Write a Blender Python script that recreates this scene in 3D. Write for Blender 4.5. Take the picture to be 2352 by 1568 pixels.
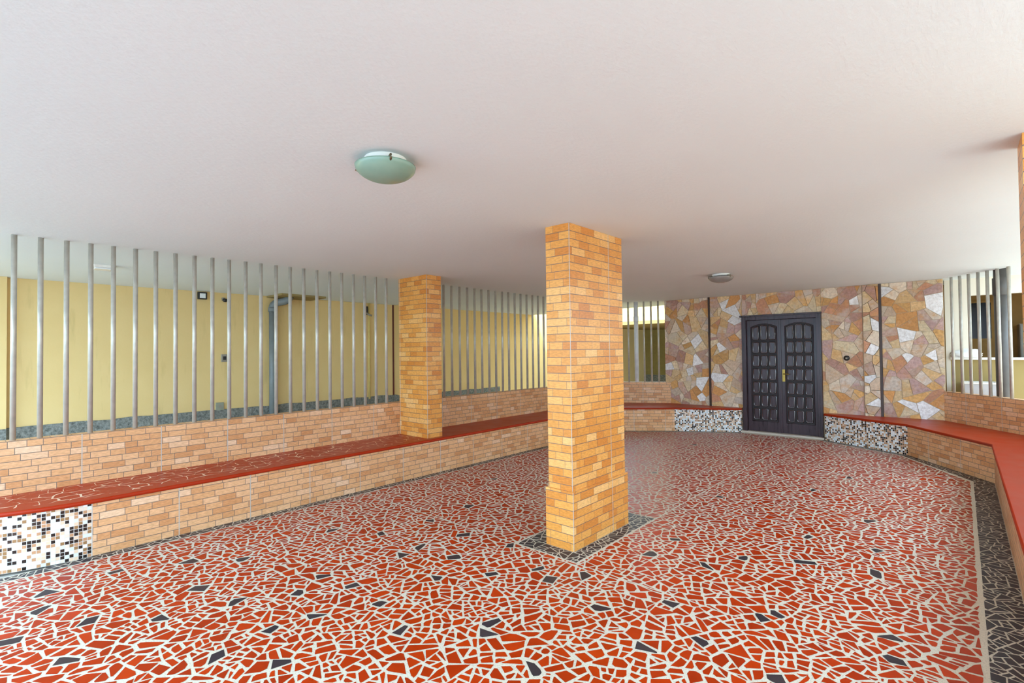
import bpy, bmesh, math, random
from mathutils import Vector, Matrix, noise

# ------------------------------------------------------------------ clearing
for o in list(bpy.data.objects):
    bpy.data.objects.remove(o)
scene = bpy.context.scene
COL = scene.collection

# ------------------------------------------------------------------ camera, sky, sun, exposure
YAW, PITCH, ROLL, FOCAL_PX = 0.7314, 0.0188, -0.0119, 1150.28
cy, sy, cp, sp, cr, sr = math.cos(YAW), math.sin(YAW), math.cos(PITCH), math.sin(PITCH), math.cos(ROLL), math.sin(ROLL)
fw0, rt0, up0 = Vector((-sy, cy, 0)), Vector((cy, sy, 0)), Vector((0, 0, 1))
fwd = cp * fw0 + sp * up0
up1 = cp * up0 - sp * fw0
right = cr * rt0 + sr * up1
up = cr * up1 - sr * rt0
cam_data = bpy.data.cameras.new('camera')
cam_data.sensor_width = 36.0
cam_data.lens = FOCAL_PX / 2352.0 * 36.0
cam_data.clip_start = 0.02
cam_data.clip_end = 300
cam = bpy.data.objects.new('camera', cam_data)
COL.objects.link(cam)
M = Matrix((right, up, -fwd)).transposed().to_4x4()
M.translation = Vector((0, 0, 1.6))
cam.matrix_world = M
scene.camera = cam

world = bpy.data.worlds.new('sky')
scene.world = world
world.use_nodes = True
wn = world.node_tree.nodes
bg = wn['Background']
bg.inputs['Color'].default_value = (0.57, 0.80, 1.0, 1)
bg.inputs['Strength'].default_value = 8.5

sun_data = bpy.data.lights.new('sun', 'SUN')
sun_data.energy = 16.0
sun_data.color = (0.88, 0.95, 1.0)
sun_data.angle = math.radians(1.0)
sun = bpy.data.objects.new('sun', sun_data)
COL.objects.link(sun)
sun.rotation_euler = Vector((-0.22, 0.42, -0.88)).to_track_quat('-Z', 'Y').to_euler()

scene.view_settings.view_transform = 'Standard'
scene.view_settings.look = 'None'
scene.view_settings.exposure = -0.05
scene.view_settings.gamma = 1.0
scene.view_settings.use_curve_mapping = False
scene.cycles.max_bounces = 10
scene.cycles.diffuse_bounces = 8
scene.cycles.glossy_bounces = 4

# ------------------------------------------------------------------ measures (metres)
H = 2.63            # ceiling
ZW = 0.90           # top of the low brick walls
ZB = 0.42           # underside of the bench slab
ZS = 0.455          # top of the bench slab
XW = -5.90          # face of the low wall on the driveway side
XF = -5.205         # front of that bench
YS = 10.149         # stone wall
XR = 0.2545         # front of the bench the camera stands beside
XRW = 0.945         # low wall behind that bench
A = (XW, 9.45); B = (-4.60, YS)
C = (-0.216, YS); D = (XRW, 8.53)

# ------------------------------------------------------------------ materials
def lin(r, g, b):
    f = lambda c: (c / 12.92 if c <= 0.04045 else ((c + 0.055) / 1.055) ** 2.4)
    return (f(r / 255), f(g / 255), f(b / 255), 1.0)

class NT:
    def __init__(s, name, rough=0.6, spec=0.5, metal=0.0):
        s.m = bpy.data.materials.new(name)
        s.m.use_nodes = True
        s.t = s.m.node_tree
        s.b = s.t.nodes['Principled BSDF']
        s.b.inputs['Roughness'].default_value = rough
        s.b.inputs['Metallic'].default_value = metal
        s.b.inputs['Specular IOR Level'].default_value = spec
    def n(s, typ, **kw):
        x = s.t.nodes.new(typ)
        for k, v in kw.items():
            setattr(x, k, v)
        return x
    def l(s, a, b):
        s.t.links.new(a, b)
    def val(s, sock, v):
        if isinstance(v, (int, float)):
            sock.default_value = v
        elif isinstance(v, tuple):
            sock.default_value = v
        else:
            s.l(v, sock)
    def math(s, op, a, b=None, c=None):
        x = s.n('ShaderNodeMath', operation=op)
        s.val(x.inputs[0], a)
        if b is not None: s.val(x.inputs[1], b)
        if c is not None: s.val(x.inputs[2], c)
        return x.outputs[0]
    def mix(s, f, a, b, mode='MIX'):
        x = s.n('ShaderNodeMix', data_type='RGBA', blend_type=mode)
        s.val(x.inputs[0], f); s.val(x.inputs[6], a); s.val(x.inputs[7], b)
        return x.outputs[2]
    def ramp(s, f, stops, const=False):
        x = s.n('ShaderNodeValToRGB')
        x.color_ramp.interpolation = 'CONSTANT' if const else 'LINEAR'
        e = x.color_ramp.elements
        while len(e) < len(stops): e.new(0.5)
        for el, (p, c) in zip(e, stops):
            el.position = p; el.color = c
        s.l(f, x.inputs[0])
        return x.outputs[0]
    def noise(s, vec, scale, detail=3.0, rough=0.5):
        x = s.n('ShaderNodeTexNoise')
        x.inputs['Scale'].default_value = scale
        x.inputs['Detail'].default_value = detail
        x.inputs['Roughness'].default_value = rough
        if vec is not None: s.l(vec, x.inputs['Vector'])
        return x.outputs['Fac']
    def scale(s, vec, sc):
        x = s.n('ShaderNodeMapping')
        x.inputs['Scale'].default_value = sc
        s.l(vec, x.inputs['Vector'])
        return x.outputs[0]
    def uv(s):
        return s.n('ShaderNodeUVMap', uv_map='UVMap').outputs[0]
    def obj(s):
        return s.n('ShaderNodeTexCoord').outputs['Object']
    def bump(s, h, strength=0.3, dist=0.01):
        x = s.n('ShaderNodeBump')
        x.inputs['Strength'].default_value = strength
        x.inputs['Distance'].default_value = dist
        s.l(h, x.inputs['Height'])
        s.l(x.outputs[0], s.b.inputs['Normal'])
    def color(s, c):
        s.val(s.b.inputs['Base Color'], c)
    def rough(s, r):
        s.val(s.b.inputs['Roughness'], r)

def plain(name, rgb, rough=0.5, metal=0.0, spec=0.5, var=0.08, nscale=9.0):
    t = NT(name, rough, spec, metal)
    f = t.noise(t.obj(), nscale, 4.0)
    k = lambda q: tuple(min(1, c * q) for c in rgb[:3]) + (1,)
    t.color(t.ramp(f, [(0.3, k(1 - var)), (0.7, k(1 + var))]))
    return t.m

def brick_mat(name, row, length, stops, joint=0.6, rough=0.42, grout=lin(126, 108, 94), vert=0.0024):
    t = NT(name, rough, 0.45)
    sep = t.n('ShaderNodeSeparateXYZ'); t.l(t.uv(), sep.inputs[0])
    u, v = sep.outputs[0], sep.outputs[1]
    r = t.math('DIVIDE', v, row)
    ri = t.math('FLOOR', r)
    rf = t.math('FRACT', r)
    ti = t.math('FLOOR', t.math('DIVIDE', u, joint))
    w0 = t.math('MULTIPLY_ADD', ri, 31.37, t.math('DIVIDE', u, length))
    vor = t.n('ShaderNodeTexVoronoi', voronoi_dimensions='1D', feature='F1')
    vor.inputs['Scale'].default_value = 1.0; vor.inputs['Randomness'].default_value = 0.88
    t.l(w0, vor.inputs['W'])
    ved = t.n('ShaderNodeTexVoronoi', voronoi_dimensions='1D', feature='DISTANCE_TO_EDGE')
    ved.inputs['Scale'].default_value = 1.0; ved.inputs['Randomness'].default_value = 0.88
    t.l(w0, ved.inputs['W'])
    gh = t.math('MULTIPLY', t.math('MINIMUM', rf, t.math('SUBTRACT', 1.0, rf)), row)
    gv = t.math('MULTIPLY', ved.outputs['Distance'], length * 0.0028 / vert)
    mask = t.math('LESS_THAN', t.math('MINIMUM', gh, gv), 0.0028)
    jf = t.math('FRACT', t.math('DIVIDE', u, joint))
    jd = t.math('MULTIPLY', t.math('MINIMUM', jf, t.math('SUBTRACT', 1.0, jf)), joint)
    jm = t.math('LESS_THAN', jd, 0.0038)
    cs = t.n('ShaderNodeSeparateColor'); t.l(vor.outputs['Color'], cs.inputs[0])
    base = t.ramp(cs.outputs[0], stops)
    vec = t.scale(t.uv(), (26, 95, 1))
    st = t.noise(vec, 1.0, 3.0, 0.65)
    base = t.mix(1.0, base, t.ramp(st, [(0.30, (0.80, 0.76, 0.70, 1)), (0.68, (1.12, 1.12, 1.14, 1))]), 'MULTIPLY')
    base = t.mix(mask, base, grout)
    base = t.mix(jm, base, lin(188, 180, 170))
    t.color(base)
    t.bump(t.math('SUBTRACT', 1.0, t.math('MAXIMUM', mask, jm)), 0.35, 0.002)
    return t.m

BRICK_STOPS = [(0.0, lin(204, 142, 92)), (0.18, lin(218, 162, 112)), (0.45, lin(226, 174, 126)),
               (0.7, lin(230, 182, 138)), (0.88, lin(222, 168, 118)), (1.0, lin(236, 200, 166))]
PILLAR_STOPS = [(0.0, lin(206, 128, 52)), (0.2, lin(218, 146, 64)), (0.5, lin(226, 158, 76)),
                (0.8, lin(230, 167, 88)), (1.0, lin(238, 188, 120))]
M_BRICK = brick_mat('brick_tile', 0.056, 0.145, BRICK_STOPS)
M_PILLAR = brick_mat('pillar_brick_tile', 0.0642, 0.17, PILLAR_STOPS, rough=0.36, grout=lin(124, 98, 84), vert=0.0014)

def mosaic_mat():
    t = NT('glass_mosaic', 0.18, 0.6)
    sep = t.n('ShaderNodeSeparateXYZ'); t.l(t.uv(), sep.inputs[0])
    q = 0.0268
    a = t.math('DIVIDE', sep.outputs[0], q); b = t.math('DIVIDE', sep.outputs[1], q)
    cmb = t.n('ShaderNodeCombineXYZ')
    t.l(t.math('FLOOR', a), cmb.inputs[0]); t.l(t.math('FLOOR', b), cmb.inputs[1])
    wnz = t.n('ShaderNodeTexWhiteNoise', noise_dimensions='2D'); t.l(cmb.outputs[0], wnz.inputs['Vector'])
    col = t.ramp(wnz.outputs['Value'], [(0.0, lin(36, 26, 22)), (0.22, lin(240, 244, 246)), (0.42, lin(214, 228, 234)),
                 (0.54, lin(226, 208, 188)), (0.66, lin(190, 142, 104)), (0.78, lin(226, 196, 166)), (0.90, lin(150, 112, 72))], True)
    fa, fb = t.math('FRACT', a), t.math('FRACT', b)
    e = t.math('MINIMUM', t.math('MINIMUM', fa, t.math('SUBTRACT', 1.0, fa)), t.math('MINIMUM', fb, t.math('SUBTRACT', 1.0, fb)))
    g = t.math('LESS_THAN', e, 0.065)
    t.color(t.mix(g, col, lin(206, 200, 194)))
    t.rough(t.math('MULTIPLY_ADD', g, 0.5, 0.16))
    t.bump(t.math('SUBTRACT', 1.0, g), 0.4, 0.002)
    return t.m
M_MOSAIC = mosaic_mat()

def shard_mat(name, c0, c1, rough):
    t = NT(name, rough, 0.12)
    geo = t.n('ShaderNodeNewGeometry')
    f = t.noise(t.obj(), 14.0, 3.0)
    col = t.mix(geo.outputs['Random Per Island'], c0, c1)
    col = t.mix(1.0, col, t.ramp(f, [(0.3, (0.90, 0.88, 0.86, 1)), (0.7, (1.06, 1.06, 1.06, 1))]), 'MULTIPLY')
    t.color(col)
    t.rough(t.math('MULTIPLY_ADD', f, 0.2, rough - 0.1))
    return t.m
M_RED = shard_mat('red_ceramic_shards', lin(182, 53, 3), lin(158, 42, 3), 0.32)
M_BLACK = shard_mat('black_ceramic_shards', lin(50, 44, 50), lin(64, 54, 56), 0.34)
def grout_mat():
    t = NT('cream_grout', 0.8, 0.1)
    f = t.noise(t.obj(), 130.0, 2.0)
    g = t.noise(t.obj(), 1.3, 2.0)
    c = t.mix(g, lin(208, 196, 172), lin(214, 208, 194))
    t.color(t.mix(1.0, c, t.ramp(f, [(0.36, (0.80, 0.80, 0.80, 1)), (0.52, (1.0, 1.0, 1.0, 1))]), 'MULTIPLY'))
    return t.m
M_GROUT = grout_mat()

def seat_mat():
    t = NT('polished_red_cement', 0.24, 0.18)
    uv = t.uv()
    sep = t.n('ShaderNodeSeparateXYZ'); t.l(uv, sep.inputs[0])
    v = t.n('ShaderNodeTexVoronoi', voronoi_dimensions='2D', feature='DISTANCE_TO_EDGE')
    v.inputs['Scale'].default_value = 8.5
    wob = t.n('ShaderNodeTexNoise'); wob.inputs['Scale'].default_value = 5.0
    t.l(uv, wob.inputs['Vector'])
    add = t.n('ShaderNodeVectorMath', operation='MULTIPLY_ADD')
    t.l(wob.outputs['Color'], add.inputs[0]); add.inputs[1].default_value = (0.12, 0.12, 0); t.l(uv, add.inputs[2])
    t.l(add.outputs[0], v.inputs['Vector'])
    brk = t.noise(uv, 6.0, 2.0)
    line = t.math('LESS_THAN', v.outputs['Distance'], t.math('MULTIPLY', t.math('SUBTRACT', brk, 0.40), 0.22))
    geo = t.n('ShaderNodeNewGeometry')
    ns = t.n('ShaderNodeSeparateXYZ'); t.l(geo.outputs['Normal'], ns.inputs[0])
    top = t.math('GREATER_THAN', ns.outputs[2], 0.9)
    # broken tile inlay stops short of the plain front border (stored in the second UV layer: distance from the front edge)
    ed = t.n('ShaderNodeUVMap', uv_map='Inset')
    es = t.n('ShaderNodeSeparateXYZ'); t.l(ed.outputs[0], es.inputs[0])
    ps = t.n('ShaderNodeSeparateXYZ'); t.l(geo.outputs['Position'], ps.inputs[0])
    inn = t.math('MULTIPLY', t.math('GREATER_THAN', es.outputs[0], 0.5), t.math('LESS_THAN', ps.outputs[1], 4.3))
    f = t.noise(t.obj(), 5.0, 4.0)
    red = t.mix(f, lin(146, 38, 10), lin(172, 48, 14))
    t.color(t.mix(t.math('MULTIPLY', t.math('MULTIPLY', line, top), inn), red, lin(226, 196, 168)))
    t.rough(t.math('MULTIPLY_ADD', f, 0.2, 0.24))
    return t.m
M_SEAT = seat_mat()

def stone_mat():
    t = NT('sawn_flagstone', 0.72, 0.3)
    at = t.n('ShaderNodeAttribute', attribute_name='stone_col')
    ob = t.obj()
    f = t.noise(ob, 7.0, 5.0, 0.62)
    f2 = t.noise(ob, 26.0, 4.0, 0.65)
    c = t.mix(1.0, at.outputs['Color'], t.ramp(f2, [(0.32, (0.76, 0.72, 0.69, 1)), (0.66, (1.12, 1.11, 1.10, 1))]), 'MULTIPLY')
    c = t.mix(t.math('MULTIPLY', t.ramp(f, [(0.50, (0, 0, 0, 1)), (0.68, (0.55, 0.55, 0.55, 1))]), at.outputs['Alpha']), c, lin(206, 150, 88))
    f3 = t.noise(ob, 4.3, 4.0, 0.6)
    c = t.mix(t.ramp(f3, [(0.56, (0, 0, 0, 1)), (0.72, (0.6, 0.6, 0.6, 1))]), c, lin(206, 196, 186))
    t.color(c)
    t.bump(t.math('ADD', f, t.math('MULTIPLY', f2, 0.5)), 0.5, 0.012)
    return t.m
M_STONE = stone_mat()
M_STONEGAP = plain('stone_joint_mortar', lin(188, 166, 138), 0.9)

def plaster_mat(name, c0, c1, bs=0.25):
    t = NT(name, 0.85, 0.2)
    ob = t.obj()
    f = t.noise(ob, 0.9, 4.0)
    t.color(t.mix(f, c0, c1))
    g = t.noise(t.scale(ob, (60, 24, 24)), 1.0, 4.0, 0.6)
    t.bump(g, bs, 0.006)
    return t.m
M_CEIL = plaster_mat('white_ceiling_plaster', lin(222, 229, 231), lin(230, 236, 238), 0.35)
M_WHITE = plaster_mat('cream_wall_paint', lin(232, 222, 204), lin(240, 232, 216), 0.15)
M_OLIVE = plaster_mat('olive_wall_paint', lin(152, 132, 84), lin(164, 142, 92), 0.15)

def yellow_mat():
    t = NT('yellow_wall_paint', 0.8, 0.25)
    ob = t.obj()
    f = t.noise(ob, 1.6, 5.0, 0.6)
    g = t.noise(t.scale(ob, (8, 8, 1.2)), 1.0, 4.0, 0.6)
    c = t.mix(f, lin(224, 194, 130), lin(234, 206, 148))
    c = t.mix(t.ramp(g, [(0.58, (0, 0, 0, 1)), (0.80, (0.35, 0.35, 0.35, 1))]), c, lin(172, 150, 92))
    t.color(c)
    t.bump(t.noise(ob, 40, 3.0), 0.15, 0.004)
    return t.m
M_YELLOW = yellow_mat()
def dado_mat():
    t = NT('rough_grey_render', 0.95, 0.1)
    ob = t.obj()
    f = t.noise(ob, 28.0, 5.0, 0.7)
    t.color(t.ramp(f, [(0.3, lin(84, 86, 82)), (0.6, lin(150, 152, 146)), (0.8, lin(178, 180, 172))]))
    t.bump(f, 0.9, 0.02)
    return t.m
M_DADO = dado_mat()
def concrete_mat():
    t = NT('driveway_concrete', 0.9, 0.2)
    ob = t.obj()
    t.color(t.mix(t.noise(ob, 1.4, 6.0, 0.65), lin(176, 172, 164), lin(204, 200, 192)))
    t.bump(t.noise(ob, 60, 3.0), 0.3, 0.004)
    return t.m
M_CONC = concrete_mat()
M_BAR = plain('painted_steel_bar', lin(184, 178, 166), 0.30, 0.2, 0.5, 0.10, 16)
M_WOODD = plain('dark_brown_trim', lin(62, 38, 24), 0.45)
def door_mat():
    t = NT('dark_varnished_wood', 0.28, 0.3)
    ob = t.obj()
    f = t.noise(t.scale(ob, (26, 26, 2.0)), 1.0, 4.0, 0.6)
    t.color(t.ramp(f, [(0.3, lin(46, 30, 34)), (0.7, lin(70, 50, 56))]))
    t.rough(t.math('MULTIPLY_ADD', f, 0.14, 0.22))
    t.b.inputs['Coat Weight'].default_value = 0.05
    t.b.inputs['Coat Roughness'].default_value = 0.12
    return t.m
M_DOOR = door_mat()
def gloss_panel_mat():
    t = NT('glossy_varnished_panel', 0.10, 0.6)
    f = t.noise(t.scale(t.obj(), (26, 26, 2.0)), 1.0, 4.0, 0.6)
    t.color(t.ramp(f, [(0.3, lin(44, 26, 26)), (0.7, lin(64, 42, 42))]))
    t.b.inputs['Coat Weight'].default_value = 0.8
    t.b.inputs['Coat Roughness'].default_value = 0.06
    return t.m
M_PANEL = gloss_panel_mat()
M_GROOVE = plain('flat_dark_groove', lin(26, 17, 18), 0.55)
M_BRASS = plain('aged_brass', lin(150, 124, 60), 0.35, 0.9)
M_SILL = plain('pale_stone_sill', lin(190, 178, 164), 0.5)
def glass_shade_mat():
    t = NT('green_frosted_glass', 0.25, 0.5)
    f = t.noise(t.obj(), 12.0, 3.0)
    t.color(t.mix(f, lin(122, 152, 136), lin(140, 166, 148)))
    t.b.inputs['Subsurface Weight'].default_value = 0.0
    return t.m
M_SHADE = glass_shade_mat()
M_SHADE2 = plain('grey_frosted_glass', lin(140, 134, 128), 0.25)
M_RIM = plain('white_enamel', lin(236, 232, 224), 0.4)
M_CLIP = plain('lamp_clip_metal', lin(120, 108, 84), 0.35, 0.8)
M_PIPE = plain('grey_pvc_pipe', lin(118, 124, 124), 0.45)
M_PIPED = plain('dark_grey_pvc_pipe', lin(82, 77, 74), 0.5)
M_PIPEW = plain('white_pvc_pipe', lin(214, 218, 222), 0.4)
M_YPIPE = plain('yellow_painted_conduit', lin(222, 196, 120), 0.6)
M_DARK = plain('black_plastic', lin(34, 32, 32), 0.4)
M_GREYP = plain('grey_plastic', lin(148, 140, 126), 0.5)
M_PATCH = plain('bare_cement_patch', lin(150, 152, 134), 0.9)
M_LENS = plain('clear_lamp_lens', lin(232, 236, 238), 0.15)
M_TANK = plain('grey_sink_stoneware', lin(176, 174, 176), 0.5)
M_BUNDLE = plain('white_cloth', lin(240, 240, 240), 0.9)
M_BROWN = plain('brown_room_paint', lin(172, 130, 70), 0.8)
M_VOID = plain('dark_window_glass', lin(14, 12, 14), 0.15)
M_GATE_WALLSHADE = plain('olive_gate_and_wall_shade', lin(150, 134, 76), 0.6)

# ------------------------------------------------------------------ mesh helpers
class MB:
    """collects faces with metric UVs; build() links ONE mesh object"""
    def __init__(s):
        s.v, s.f, s.uv, s.mi, s.sm, s.col, s.ins = [], [], [], [], [], [], []
    def face(s, pts, uvs=None, mi=0, smooth=False, col=None, inset=0.0):
        i0 = len(s.v)
        s.v.extend([tuple(p) for p in pts])
        s.f.append(list(range(i0, i0 + len(pts))))
        if uvs is None:
            a, b, c = Vector(pts[0]), Vector(pts[1]), Vector(pts[2])
            n = (b - a).cross(c - a)
            if abs(n.z) > 0.7 * n.length:
                uvs = [(p[0], p[1]) for p in pts]
            else:
                tx = Vector((-n.y, n.x, 0)).normalized()
                uvs = [(Vector(p).dot(tx), p[2]) for p in pts]
        s.uv.append(uvs); s.mi.append(mi); s.sm.append(smooth); s.col.append(col); s.ins.append(inset)
    def box(s, x0, x1, y0, y1, z0, z1, mi=0, fr=None, skip=''):
        P = [(x, y, z) for z in (z0, z1) for y in (y0, y1) for x in (x0, x1)]
        if fr: P = [fr(p) for p in P]
        for k, q in (('b', (0, 2, 3, 1)), ('t', (4, 5, 7, 6)), ('f', (0, 1, 5, 4)), ('k', (3, 2, 6, 7)), ('l', (2, 0, 4, 6)), ('r', (1, 3, 7, 5))):
            if k not in skip:
                s.face([P[i] for i in q], mi=mi)
    def prism(s, poly, z0, z1, mi=0, u0=0.0, top=None, smooth=False, closed=True):
        """vertical prism over a CCW polygon; side UVs run along the perimeter"""
        n = len(poly); u = u0
        for i in range(n):
            a, b = poly[i], poly[(i + 1) % n]
            L = math.hypot(b[0] - a[0], b[1] - a[1])
            s.face([(a[0], a[1], z0), (b[0], b[1], z0), (b[0], b[1], z1), (a[0], a[1], z1)],
                   [(u, z0), (u + L, z0), (u + L, z1), (u, z1)], mi, smooth)
            u += L
        tm = mi if top is None else top
        s.face([(p[0], p[1], z1) for p in poly], None, tm)
        s.face([(p[0], p[1], z0) for p in reversed(poly)], None, tm)
    def tube(s, path, r, n=14, mi=0, caps=True):
        path = [Vector(p) for p in path]
        rr = r if isinstance(r, (list, tuple)) else [r] * len(path)
        ref = Vector((0, 0, 1)) if abs((path[1] - path[0]).normalized().z) < 0.9 else Vector((1, 0, 0))
        rings = []
        for i, p in enumerate(path):
            d = (path[min(i + 1, len(path) - 1)] - path[max(i - 1, 0)]).normalized()
            x = d.cross(ref).normalized(); y = d.cross(x)
            rings.append([p + rr[i] * (math.cos(2 * math.pi * k / n) * x + math.sin(2 * math.pi * k / n) * y) for k in range(n)])
        for i in range(len(rings) - 1):
            for k in range(n):
                k2 = (k + 1) % n
                s.face([rings[i][k2], rings[i][k], rings[i + 1][k], rings[i + 1][k2]], mi=mi, smooth=True)
        if caps:
            s.face(list(rings[0]), mi=mi); s.face(list(reversed(rings[-1])), mi=mi)
    def lathe(s, prof, n=40, mi=0, fr=lambda p: p):
        for i in range(len(prof) - 1):
            (r0, z0), (r1, z1) = prof[i], prof[i + 1]
            for k in range(n):
                a, b = 2 * math.pi * k / n, 2 * math.pi * (k + 1) / n
                q = [(r0 * math.cos(a), r0 * math.sin(a), z0), (r0 * math.cos(b), r0 * math.sin(b), z0),
                     (r1 * math.cos(b), r1 * math.sin(b), z1), (r1 * math.cos(a), r1 * math.sin(a), z1)]
                if r0 < 1e-6: q = q[1:]
                elif r1 < 1e-6: q = q[:3]
                s.face([fr(p) for p in q], mi=mi, smooth=True)
    def build(s, name, mats, parent=None, merge=True, loc=None, bevel=0.0):
        if not isinstance(mats, (list, tuple)): mats = [mats]
        me = bpy.data.meshes.new(name)
        V = s.v
        if loc is not None: V = [(p[0] - loc[0], p[1] - loc[1], p[2] - loc[2]) for p in V]
        me.from_pydata(V, [], s.f)
        for m in mats: me.materials.append(m)
        uvl = me.uv_layers.new(name='UVMap')
        flat = [c for f in s.uv for q in f for c in q]
        uvl.data.foreach_set('uv', flat)
        if any(s.ins):
            ul = me.uv_layers.new(name='Inset')
            ul.data.foreach_set('uv', [c for f, q in zip(s.f, s.ins) for _ in f for c in (q, 0.0)])
        me.polygons.foreach_set('material_index', s.mi)
        me.polygons.foreach_set('use_smooth', s.sm)
        if any(c is not None for c in s.col):
            ca = me.color_attributes.new('stone_col', 'FLOAT_COLOR', 'CORNER')
            ca.data.foreach_set('color', [x for f, c in zip(s.f, s.col) for _ in f for x in (c or (0.3, 0.22, 0.14, 1))])
        if merge:
            bm = bmesh.new(); bm.from_mesh(me)
            bmesh.ops.remove_doubles(bm, verts=bm.verts, dist=1e-5)
            bm.to_mesh(me); bm.free()
        me.update()
        o = bpy.data.objects.new(name, me)
        COL.objects.link(o)
        if loc is not None: o.location = loc
        if parent is not None: 
            o.parent = parent
            if loc is None:
                o.location = tuple(-c for c in world_loc(parent))
            else:
                pl = world_loc(parent); o.location = (loc[0] - pl[0], loc[1] - pl[1], loc[2] - pl[2])
        if bevel:
            b = o.modifiers.new('edge', 'BEVEL'); b.width = bevel; b.segments = 3; b.limit_method = 'ANGLE'
        return o

def world_loc(o):
    p = Vector(o.location)
    while o.parent:
        o = o.parent; p += Vector(o.location)
    return p

def tag(o, label=None, cat=None, group=None, kind=None):
    if label: o['label'] = label
    if cat: o['category'] = cat
    if group: o['group'] = group
    if kind: o['kind'] = kind
    return o
def empty(name, loc, label=None, cat=None, group=None):
    o = bpy.data.objects.new(name, None)
    COL.objects.link(o); o.location = loc; o.empty_display_size = 0.1
    return tag(o, label, cat, group)
def structure(o, label=None):
    o['kind'] = 'structure'
    if label: o['label'] = label
    return o

# convex polygon tools for shard work
def area(p):
    return 0.5 * sum(p[i][0] * p[(i + 1) % len(p)][1] - p[(i + 1) % len(p)][0] * p[i][1] for i in range(len(p)))
def clip(p, n, d):
    """part of convex polygon p where n.x <= d"""
    out = []
    for i in range(len(p)):
        a, b = p[i], p[(i + 1) % len(p)]
        da = n[0] * a[0] + n[1] * a[1] - d; db = n[0] * b[0] + n[1] * b[1] - d
        if da <= 0: out.append(a)
        if (da < 0 < db) or (db < 0 < da):
            t = da / (da - db); out.append((a[0] + t * (b[0] - a[0]), a[1] + t * (b[1] - a[1])))
    return out
def edges_of(poly):
    for i in range(len(poly)):
        a, b = poly[i], poly[(i + 1) % len(poly)]
        n = (b[1] - a[1], a[0] - b[0]); L = math.hypot(*n)
        if L > 1e-9:
            n = (n[0] / L, n[1] / L); yield n, n[0] * a[0] + n[1] * a[1]
def clip_to(p, region):
    for n, d in edges_of(region):
        p = clip(p, n, d)
        if len(p) < 3: return None
    return p
def subtract(p, region):
    """pieces of convex p outside convex region"""
    out = []
    for n, d in edges_of(region):
        o = clip(p, (-n[0], -n[1]), -d)
        if len(o) >= 3 and area(o) > 1e-6: out.append(o)
        p = clip(p, n, d)
        if len(p) < 3: break
    return out
def inset(p, g):
    r = p
    for n, d in list(edges_of(p)):
        r = clip(r, n, d - g)
        if len(r) < 3: return None
    return r
def cells(x0, x1, y0, y1, s, rnd, jit=0.46):
    nx, ny = int((x1 - x0) / s) + 3, int((y1 - y0) / s) + 3
    P = {(i, j): (x0 + (i - 0.5) * s + rnd.uniform(-jit, jit) * s, y0 + (j - 0.5) * s + rnd.uniform(-jit, jit) * s) for i in range(-2, nx + 2) for j in range(-2, ny + 2)}
    for i in range(nx):
        for j in range(ny):
            p = P[i, j]
            c = [(p[0] - 2 * s, p[1] - 2 * s), (p[0] + 2 * s, p[1] - 2 * s), (p[0] + 2 * s, p[1] + 2 * s), (p[0] - 2 * s, p[1] + 2 * s)]
            for di in (-2, -1, 0, 1, 2):
                for dj in (-2, -1, 0, 1, 2):
                    if (di or dj) and (i + di, j + dj) in P:
                        q = P[i + di, j + dj]
                        n = (q[0] - p[0], q[1] - p[1])
                        c = clip(c, n, n[0] * (p[0] + q[0]) / 2 + n[1] * (p[1] + q[1]) / 2)
            if len(c) >= 3: yield c
def split(p, amin, amax, rnd, depth=0):
    a = area(p)
    if a < amin + (amax - amin) * rnd.random() ** 1.4 or depth > 7:
        return [p]
    cx = sum(q[0] for q in p) / len(p); cyy = sum(q[1] for q in p) / len(p)
    i = max(range(len(p)), key=lambda k: math.dist(p[k], p[(k + 1) % len(p)]))
    e = (p[(i + 1) % len(p)][0] - p[i][0], p[(i + 1) % len(p)][1] - p[i][1])
    th = math.atan2(e[1], e[0]) + rnd.gauss(0, 0.36)
    n = (math.cos(th), math.sin(th))
    k = rnd.uniform(-0.13, 0.13) * math.sqrt(a)
    d = n[0] * cx + n[1] * cyy + k
    r = []
    for q in (clip(p, n, d), clip(p, (-n[0], -n[1]), -d)):
        if len(q) >= 3: r += split(q, amin, amax, rnd, depth + 1)
    return r
def clean(p):
    q = [p[i] for i in range(len(p)) if math.dist(p[i], p[i - 1]) > 0.006]
    return q if len(q) >= 3 else None
def chip(p, rnd, shrink=(0.01, 0.13), turn=0.15):
    """a hand-broken piece: turned and shrunk a little in its cell, with a corner or two knocked off"""
    cx = sum(q[0] for q in p) / len(p); cyy = sum(q[1] for q in p) / len(p)
    k = 1 - rnd.uniform(*shrink); t = rnd.uniform(-turn, turn); c, s_ = math.cos(t) * k, math.sin(t) * k
    kx, ky = rnd.uniform(0.93, 1.02), rnd.uniform(0.93, 1.02)
    p = [(cx + ((q[0] - cx) * c - (q[1] - cyy) * s_) * kx, cyy + ((q[0] - cx) * s_ + (q[1] - cyy) * c) * ky) for q in p]
    out = []
    for i in range(len(p)):
        a, b, d = p[i - 1], p[i], p[(i + 1) % len(p)]
        v1 = (a[0] - b[0], a[1] - b[1]); v2 = (d[0] - b[0], d[1] - b[1])
        l1, l2 = math.hypot(*v1), math.hypot(*v2)
        if l1 < 1e-6 or l2 < 1e-6: continue
        cosang = (v1[0] * v2[0] + v1[1] * v2[1]) / (l1 * l2)
        if cosang > 0.72 or rnd.random() < 0.24:
            f = rnd.uniform(0.12, 0.30)
            out.append((b[0] + v1[0] * f, b[1] + v1[1] * f)); out.append((b[0] + v2[0] * f, b[1] + v2[1] * f))
        else:
            out.append(b)
    return out

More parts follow.
